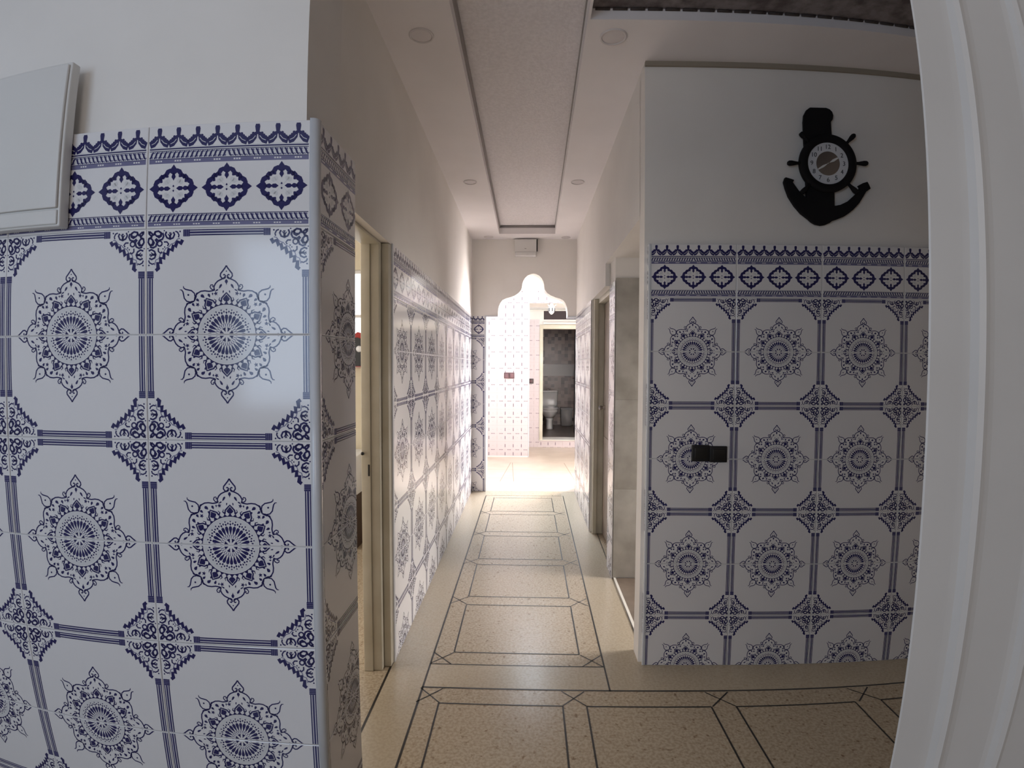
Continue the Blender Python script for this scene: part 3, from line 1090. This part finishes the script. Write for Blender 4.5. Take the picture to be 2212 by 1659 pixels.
# bathroom
ba = MB()
ba.box(-0.3, 1.9, 11.55, 11.65, 0, 3.75, 0)
bath_wall = struct(ba.build('wall_bathroom', [MOSAIC]))
ba = MB()
ba.box(0.0, 1.2, 11.535, 11.55, 1.216, 1.476, 0)
struct(ba.build('pale_tile_band', [LIGHTGREYP], bath_wall))
ba = MB()
ba.box(-0.1, 0.0, 9.21, 11.55, 0, 3.75, 0)
struct(ba.build('wall_bathroom_left', [MOSAIC]))
ba = MB()
ba.box(1.10, 1.2, 9.21, 11.55, 0, 3.75, 0)
struct(ba.build('wall_bathroom_right', [MOSAIC]))
ba = MB()
ba.box(-0.1, 1.2, 9.2, 11.6, 0.0, 0.128, 0)
struct(ba.build('floor', [FLOORB]))

# --- left door (frame and latch) and right second door
dl = MB()
dl.box(-0.757, -0.674, 2.317, 2.387, 0, 1.990, 0, 0.003)
dl.box(-0.757, -0.714, 2.309, 2.320, 0, 1.990, 0, 0.003)
dl.box(-0.674, -0.640, 2.352, 2.3885, 0, 1.990, 0, 0.004)
dl.box(-0.757, -0.674, 1.416, 2.317, 1.978, 1.991, 0, 0.003)
dl.box(-0.757, -0.674, 1.414, 1.45, 0, 1.978, 0, 0.003)
door1 = struct(dl.build('door_1', [DOORP]))
k = MB()
k.box(-0.7265, -0.7185, 2.3070, 2.3095, 0.925, 0.978, 0, 0.0008)
k.build('latch_slot', [BLACK], door1)
k = MB()
k.lathe([(0.0001, 0.02), (0.006, 0.018), (0.008, 0.012), (0.004, 0.004), (0.004, 0)], lambda x, y, h: (-0.748 + x, 2.309 - h, 1.030 + y), 12, 0)
k.build('latch_bolt', [BLACK], door1)

d2 = MB()
d2.box(0.572, 0.690, 4.375, 4.420, 0, 1.958, 0, 0.003)
d2.box(0.556, 0.590, 4.360, 4.428, 0, 1.994, 0, 0.003)
d2.box(0.590, 0.690, 3.658, 4.375, 1.955, 1.995, 0, 0.003)
d2.box(0.590, 0.690, 3.656, 3.690, 0, 1.955, 0, 0.003)
door2 = struct(d2.build('door_2', [DOORP]))
k = MB()
k.box(0.640, 0.675, 3.692, 4.373, 0.012, 1.953, 0, 0.002)
k.box(0.634, 0.641, 3.76, 4.30, 0.15, 0.85, 0, 0.003)
k.box(0.634, 0.641, 3.76, 4.30, 1.05, 1.83, 0, 0.003)
dleaf = k.build('door_leaf', [vary(mat('brown_beige_door', (0.3, 0.24, 0.19), 0.5), (0.27, 0.21, 0.165), (0.34, 0.28, 0.22), 6)], door2)
k = MB()
k.lathe([(0.0001, 0.05), (0.015, 0.046), (0.020, 0.036), (0.015, 0.024), (0.009, 0.014), (0.018, 0.006), (0.018, 0)], lambda x, y, h: (0.6335 - h, 4.26 + x, 1.09 + y), 16, 0)
k.build('door_handle', [SILVER], dleaf)

# --- near right door casing with moulded profile
dc = MB()
prof = [(0.430, 0.5495), (0.4315, 0.548), (0.470, 0.548), (0.479, 0.5475), (0.484, 0.540), (0.490, 0.537), (0.497, 0.540), (0.503, 0.5475), (0.512, 0.549),
        (0.570, 0.549), (0.578, 0.5475), (0.583, 0.540), (0.590, 0.537), (0.598, 0.540), (0.604, 0.548), (0.66, 0.548), (0.66, 0.60), (0.74, 0.60), (0.74, 0.82), (0.66, 0.82), (0.48, 0.60)]
prof = [(x, y) for x, y in prof][::1]
dc.prism(prof, lambda u, v, dd: (u, v, dd), 0.0, 2.80, 0)
casing = struct(dc.build('door_4', [DOORW]))

# ------------------------------------------------------------------ things
# downlights recessed in the ceiling
RIMM = mat('grey_lamp_rim', (0.70, 0.65, 0.64), 0.5)
COVM = mat('frosted_lamp_cover', (0.70, 0.645, 0.64), 0.45)
def downlight(x, y, r, label, z=ZC):
    root = empty('recessed_downlight', (x, y, z), label, 'ceiling light', 'round recessed downlights in the ceiling')
    a = MB()
    a.lathe([(r, 0.0), (r, -0.003), (r * 0.93, -0.006), (r * 0.84, -0.005), (r * 0.82, -0.001)], lambda u, v, h: (x + u, y + v, z + h), 32, 0)
    a.build('rim', [RIMM], root)
    a = MB()
    a.lathe([(r * 0.83, -0.0015), (r * 0.5, -0.0030), (0.0005, -0.0035)], lambda u, v, h: (x + u, y + v, z + h), 32, 0)
    a.build('diffuser', [COVM], root)


downlight(-0.466, 2.215, 0.054, 'flat grey ceiling downlight nearest the left wall, above the left doorway')
downlight(0.363, 2.243, 0.059, 'large round ceiling downlight with thin ring, near the clock wall corner')
downlight(-0.455, 4.015, 0.052, 'small ceiling downlight halfway along the corridor, left of the recess')
downlight(0.376, 4.03, 0.052, 'small ceiling downlight halfway along the corridor, right of the recess')
downlight(-0.441, 5.72, 0.052, 'farthest left ceiling downlight, close to the wall with the arch')
downlight(0.411, 5.75, 0.052, 'farthest right ceiling downlight, close to the wall with the arch')

# chime box above the arch
root = empty('junction_box', (-0.03, 5.832, 2.66), 'white square box mounted on the wall above the arched opening', 'electrical box')
a = MB()
a.box(-0.156, 0.088, 5.775, 5.831, 2.70, 2.845, 0, 0.006)
a.build('cover', [WHITEP], root)
a = MB()
a.box(-0.150, 0.084, 5.762, 5.831, 2.655, 2.702, 0, 0.008)
a.build('base', [WHITEP], root)
a = MB()
a.box(0.089, 0.101, 5.780, 5.831, 2.715, 2.843, 0, 0.002)
a.build('terminal_strip', [BLACK], root)
a = MB()
a.box(-0.045, -0.025, 5.7735, 5.7755, 2.735, 2.741, 0)
a.build('screw_cap', [SILVER], root)

# electrical cabinet on the left wall
Y0 = 1.10
root = empty('electrical_panel', (-1.3, 1.16, 1.75), 'white electrical cabinet overlapping the tile border on the near left wall', 'electrical box')
pl = []
a = MB()


def ubox(mb, u0, u1, n0, n1, z0, z1, m=0, b=0.004):
    bm = bmesh.new()
    bmesh.ops.create_cube(bm, size=1)
    for v in bm.verts:
        v.co = Vector(wq((u0 + u1) / 2 + v.co.x * (u1 - u0), (n0 + n1) / 2 - v.co.y * (n1 - n0), (z0 + z1) / 2 + v.co.z * (z1 - z0)))
    bmesh.ops.bevel(bm, geom=bm.edges[:], offset=b, segments=3, profile=0.5, affect='EDGES')
    mb.frombm(bm, m, True)


ubox(a, -1.05, -0.607, 0.004, 0.034, 1.758, 2.172)
a.build('casing', [WHITEP], root)
a = MB()
ubox(a, -1.05, -0.613, 0.034, 0.042, 1.802, 2.164, b=0.003)
a.build('door', [WHITEP], root)
a = MB()
ubox(a, -1.05, -0.613, 0.034, 0.039, 1.763, 1.798, b=0.003)
a.build('lower_flap', [WHITEP], root)

# double light switch on clock wall
def gang(name, x0, x1, z0, z1, y, parent, m, rock, mr=None):
    a = MB()
    a.box(x0, x1, y - 0.011, y, z0, z1, 0, 0.004)
    p = a.build(name, [m], parent)
    a = MB()
    a.box(x0 + rock, x1 - rock, y - 0.015, y - 0.010, z0 + rock, z1 - rock, 0, 0.002)
    a.build('rocker', [mr or m], p)


RK = mat('dark_grey_plastic', (0.011, 0.010, 0.009), 0.35)
root = empty('light_switch', (0.845, 2.408, 1.025), 'black double switch plate across a tile medallion on the clock wall', 'light switch')
gang('switch_plate', 0.763, 0.846, 0.990, 1.067, 2.408, root, BLACK, 0.014, RK)
gang('switch_plate', 0.846, 0.928, 0.986, 1.062, 2.408, root, BLACK, 0.014, RK)
root = empty('light_switch', (-0.293, 8.079, 1.28), 'small brown double switch on the white tiled wall beyond the arch', 'light switch')
gang('switch_plate', -0.373, -0.294, 1.236, 1.329, 8.079, root, BROWNB, 0.014, mat('mauve_plastic', (0.17, 0.085, 0.095), 0.4))
gang('switch_plate', -0.292, -0.213, 1.236, 1.329, 8.079, root, BROWNB, 0.014, mat('mauve_plastic', (0.17, 0.085, 0.095), 0.4))
root = empty('light_switch', (0.055, 9.087, 1.17), 'small dark single switch on the narrow tiled wall left of the bathroom door', 'light switch')
gang('switch_plate', 0.014, 0.098, 1.125, 1.212, 9.087, root, mat('dark_brown_plastic', (0.02, 0.01, 0.012), 0.4), 0.016, BROWNB)

# ------------------------------------------------------------------ anchor clock
KX, KZ, KY = 1.388, 2.3770, 2.437
pxm = 0.000392
K = lambda X, Yp: ((X - 798) * pxm, -(Yp - 808) * pxm)
clock = empty('wall_clock', (KX, KY, 2.09), 'black wooden anchor and ship wheel clock hanging on the plain right wall', 'wall clock')
fn = lambda u, v, d: (KX + u, KY - d, KZ + v)
body = [(600, 128), (800, 124), (845, 140), (875, 170), (888, 212), (880, 262), (856, 296), (858, 380), (862, 470), (880, 700), (885, 1100), (885, 1305),
        (960, 1290), (1060, 1240), (1150, 1160), (1205, 1075), (1185, 1052), (1240, 1022), (1298, 1003), (1318, 1040), (1338, 1085), (1282, 1122), (1240, 1190), (1195, 1262), (1120, 1342), (1060, 1390), (1000, 1430),
        (920, 1462), (858, 1484), (828, 1508), (780, 1530), (720, 1540), (660, 1530), (612, 1505), (570, 1468), (480, 1402), (400, 1312), (330, 1205), (292, 1105), (272, 1030), (290, 975), (345, 990), (398, 1006), (380, 1035),
        (450, 1130), (490, 1172), (546, 1218), (545, 1100), (530, 700), (520, 450), (518, 300), (526, 222), (560, 158)]
pts = [K(*p) for p in body][::-1]
a = MB()
a.prism(pts, fn, 0.006, 0.024, 0)
anc = a.build('anchor', [BLACKW], clock)
bv = anc.modifiers.new('bevel', 'BEVEL')
bv.width = 0.003
bv.segments = 2
bv.limit_method = 'ANGLE'
a = MB()
for k in (0.006,):
    a.box(KX - 0.02, KX + 0.02, KY - 0.008, KY, KZ + 0.10, KZ + 0.14, 0)
a.build('hanger', [BLACKW], clock)
# ring
a = MB()
R0, R1 = 0.0985, 0.1365
a.lathe([(R0, 0.018), (R0, 0.034), (R0 + 0.006, 0.040), ((R0 + R1) / 2, 0.043), (R1 - 0.005, 0.039), (R1, 0.034), (R1, 0.018), (R0, 0.018)], lambda x, y, h: fn(x, y, h), 64, 0)
ring = a.build('wheel_rim', [BLACKW], clock)
for ang in (2, 47, 133, 181, 228, 316):
    r = radians(ang)
    a = MB()
    pr = [0.0075, 0.0070, 0.0095, 0.0120, 0.0118, 0.008]
    rr = [0.130, 0.146, 0.160, 0.174, 0.186, 0.1925]
    a.tube([fn(q_ * cos(r), q_ * sin(r), 0.030) for q_ in rr], pr, 0, 12)
    a.build('spoke_handle', [BLACKW], clock)
a = MB()
a.lathe([(0.0990, 0.029), (0.056, 0.029)], lambda x, y, h: fn(x, y, h), 64, 0, False)
a.build('dial', [DIAL], clock)
a = MB()
a.lathe([(0.0565, 0.0295), (0.050, 0.031), (0.0003, 0.031)], lambda x, y, h: fn(x, y, h), 48, 0)
a.build('centre_disc', [SILVER], clock)
# numerals
NUM = mat('dial_ink', (0.05, 0.05, 0.055), 0.6)
dg = bpy.context.evaluated_depsgraph_get()
for n in range(1, 13):
    cu = bpy.data.curves.new('numeral', 'FONT')
    cu.body = str(n)
    cu.size = 0.029
    cu.align_x = 'CENTER'
    cu.align_y = 'CENTER'
    cu.extrude = 0.0005
    cu.offset = 0.0
    to = bpy.data.objects.new('tmp', cu)
    COL.objects.link(to)
    bpy.context.view_layer.update()
    me = bpy.data.meshes.new_from_object(to)
    bpy.data.objects.remove(to)
    me.materials.clear()
    me.materials.append(NUM)
    a_ = radians(90 - 30 * n)
    o = bpy.data.objects.new('numeral', me)
    COL.objects.link(o)
    o.parent = clock
    o.rotation_euler = (pi / 2, 0, 0)
    pos = Vector(fn(0.0775 * cos(a_), 0.0775 * sin(a_), 0.0296))
    o.location = pos - clock.location


def hand(x, y, w, h, name):
    d = Vector((x, y)).normalized()
    L = Vector((x, y)).length
    n = Vector((-d.y, d.x))
    o_ = [d * 0.004, d * (L * 0.5) + n * w, d * L * 0.95 + n * w * 0.6, d * L, d * L * 0.95 - n * w * 0.6, d * (L * 0.5) - n * w]
    a = MB()
    a.prism([(p.x, p.y) for p in o_][::-1], fn, h, h + 0.0012, 0)
    a.build(name, [mat('white_hand', (0.8, 0.8, 0.78), 0.3)], clock)


hand(0.046, 0.026, 0.0058, 0.0330, 'hour_hand')
hand(-0.052, -0.031, 0.0050, 0.0345, 'minute_hand')
a = MB()
a.lathe([(0.0001, 0.038), (0.003, 0.037), (0.004, 0.031)], lambda x, y, h: fn(x, y, h), 16, 0)
a.build('centre_pin', [SILVER], clock)

# ------------------------------------------------------------------ toilet
TX, TY = 0.455, 10.80
toilet = empty('toilet', (TX, TY, 0.128), 'white ceramic toilet with raised tank in the far bathroom', 'toilet')


def loft(rings, name, m, cap0=True, cap1=True, seg=28):
    a = MB()
    n = len(rings)
    for (cx_, cy_, rx, ry, z, pw) in rings:
        for k in range(seg):
            t_ = 2 * pi * k / seg
            c_, s_ = cos(t_), sin(t_)
            x = cx_ + rx * math.copysign(abs(c_) ** pw, c_)
            y = cy_ + ry * math.copysign(abs(s_) ** pw, s_)
            a.v.append((x, y, z))
    for i in range(n - 1):
        for k in range(seg):
            k2 = (k + 1) % seg
            a.f.append([i * seg + k, i * seg + k2, (i + 1) * seg + k2, (i + 1) * seg + k])
            a.m.append(0)
            a.s.append(True)
    if cap0:
        a.f.append(list(range(seg))[::-1]); a.m.append(0); a.s.append(False)
    if cap1:
        a.f.append([(n - 1) * seg + k for k in range(seg)]); a.m.append(0); a.s.append(False)
    return a.build(name, [m], toilet)


loft([(TX, TY + 0.02, 0.085, 0.17, 0.128, 0.8), (TX, TY + 0.02, 0.072, 0.15, 0.17, 0.8), (TX, TY + 0.03, 0.070, 0.15, 0.30, 0.8), (TX, TY + 0.03, 0.085, 0.17, 0.36, 0.8)], 'pedestal', CERAM)
loft([(TX, TY + 0.03, 0.085, 0.17, 0.355, 0.85), (TX, TY + 0.01, 0.14, 0.23, 0.42, 0.9), (TX, TY - 0.01, 0.175, 0.265, 0.49, 0.95), (TX, TY - 0.02, 0.185, 0.285, 0.535, 1)], 'bowl', CERAM)
loft([(TX, TY - 0.02, 0.188, 0.29, 0.537, 1), (TX, TY - 0.02, 0.192, 0.295, 0.552, 1), (TX, TY - 0.02, 0.190, 0.292, 0.575, 1), (TX, TY - 0.02, 0.17, 0.27, 0.585, 1)], 'seat', CERAM)
loft([(TX, TY + 0.33, 0.165, 0.085, 0.53, 0.45), (TX, TY + 0.33, 0.175, 0.095, 0.60, 0.4), (TX, TY + 0.33, 0.192, 0.10, 0.88, 0.4)], 'tank', CERAM)
loft([(TX, TY + 0.33, 0.198, 0.106, 0.881, 0.4), (TX, TY + 0.33, 0.200, 0.108, 0.90, 0.4), (TX, TY + 0.33, 0.19, 0.10, 0.915, 0.4)], 'tank_lid', CERAM)
a = MB()
a.lathe([(0.0001, 0.955), (0.012, 0.953), (0.014, 0.940), (0.020, 0.916), (0.020, 0.913)], lambda x, y, h: (TX - 0.02 + x, TY + 0.33 + y, h), 16, 0)
a.build('flush_knob', [SILVER], toilet)

# white bin near the bathroom back wall
bin_ = empty('storage_bin', (0.85, 11.36, 0.128), 'pale rectangular bin against the bathroom wall, right of the toilet', 'bin')
a = MB()
bm = bmesh.new()
bmesh.ops.create_cube(bm, size=1)
for v in bm.verts:
    k_ = 1.0 if v.co.z > 0 else 0.88
    v.co = Vector((0.85 + v.co.x * 0.25 * k_, 11.36 + v.co.y * 0.24 * k_, 0.128 + (v.co.z + 0.5) * 0.36))
bmesh.ops.bevel(bm, geom=bm.edges[:], offset=0.015, segments=3, affect='EDGES')
a.frombm(bm, 0, True)
a.build('body', [mat('pale_grey_plastic', (0.42, 0.40, 0.39), 0.5)], bin_)
a = MB()
a.box(0.718, 0.982, 11.233, 11.487, 0.488, 0.520, 0, 0.008)
a.build('lid', [mat('pale_grey_plastic', (0.42, 0.40, 0.39), 0.5)], bin_)

# hanging lantern in hall
lx, ly, lz = 0.358, 8.02, 2.307
lamp = empty('hanging_lantern', (lx, ly, lz), 'small white ornate lantern hanging in the bright hall beyond the arch', 'pendant lamp')
a = MB()
a.tube([(lx - 0.01, ly, 3.75), (lx - 0.008, ly, 2.8), (lx, ly, lz + 0.08)], 0.0035, 0, 8)
a.build('cord', [WHITEP], lamp)
a = MB()
F = lambda x, y, h: (lx + x, ly + y, lz + h)
a.lathe([(0.006, 0.10), (0.022, 0.085), (0.038, 0.055), (0.048, 0.045)], F, 16, 0)
a.build('cap', [WHITEC], lamp)
a = MB()
a.lathe([(0.040, 0.045), (0.052, 0.02), (0.050, -0.02), (0.034, -0.055), (0.012, -0.075), (0.0005, -0.078)], F, 12, 0)
a.build('lamp_shade', [WHITEC], lamp)
for k in range(6):
    a = MB()
    t_ = 2 * pi * k / 6 - 0.3
    a.box(lx + 0.050 * cos(t_) - 0.007, lx + 0.050 * cos(t_) + 0.007, ly + 0.050 * sin(t_) - 0.007, ly + 0.050 * sin(t_) + 0.007, lz - 0.03, lz + 0.02, 0, 0.003)
    a.build('glass_panel', [BLACK], lamp)
for k in range(5):
    a = MB()
    t_ = 2 * pi * k / 5
    p0 = Vector((lx + 0.03 * cos(t_), ly + 0.03 * sin(t_), lz + 0.05))
    p1 = Vector((lx + 0.07 * cos(t_), ly + 0.07 * sin(t_), lz + 0.075))
    a.tube([p0, (p0 + p1) / 2 + Vector((0, 0, -0.012)), p1], 0.005, 0, 8)
    a.build('scroll_arm', [WHITEC], lamp)

# things seen through the left doorway sliver
bag = empty('hanging_bag', (-1.385, 4.20, 1.41), 'red and black cloth bag hanging at the window through the left doorway', 'bag')
a = MB()
a.prism([(-1.46, 1.42), (-1.335, 1.42), (-1.335, 1.60), (-1.36, 1.69), (-1.40, 1.705), (-1.46, 1.66)], lambda u, v, dd: (u, 4.24 - dd, v), 0.0, 0.05, 0)
a.build('body', [RED], bag)
a = MB()
a.prism([(-1.46, 1.425), (-1.372, 1.425), (-1.365, 1.56), (-1.372, 1.65), (-1.40, 1.66), (-1.46, 1.64)], lambda u, v, dd: (u, 4.189 - dd, v), 0.0, 0.012, 0)
a.build('front_panel', [BLACK], bag)
a = MB()
a.lathe([(0.0003, 0.010), (0.018, 0.009), (0.026, 0.002), (0.026, 0)], lambda x, y, h: (-1.382 + x, 4.176 - h, 1.565 + y), 20, 0)
a.build('white_patch', [WHITEC], bag)
a = MB()
a.tube([(-1.362, 4.21, 1.69), (-1.352, 4.21, 1.73), (-1.352, 4.235, 1.82)], 0.006, 0, 8)
a.build('strap', [BLACK], bag)

cab = empty('side_cabinet', (-1.5, 4.0, 0), 'dark cabinet with a thick white top seen through the left doorway', 'cabinet')
a = MB()
a.box(-1.75, -1.312, 3.85, 4.22, 0.43, 0.735, 0, 0.008)
a.build('top', [WHITEC], cab)
a = MB()
a.box(-1.73, -1.325, 3.88, 4.21, 0.0, 0.43, 0, 0.006)
a.build('body', [mat('dark_brown_wood', (0.045, 0.022, 0.016), 0.5)], cab)
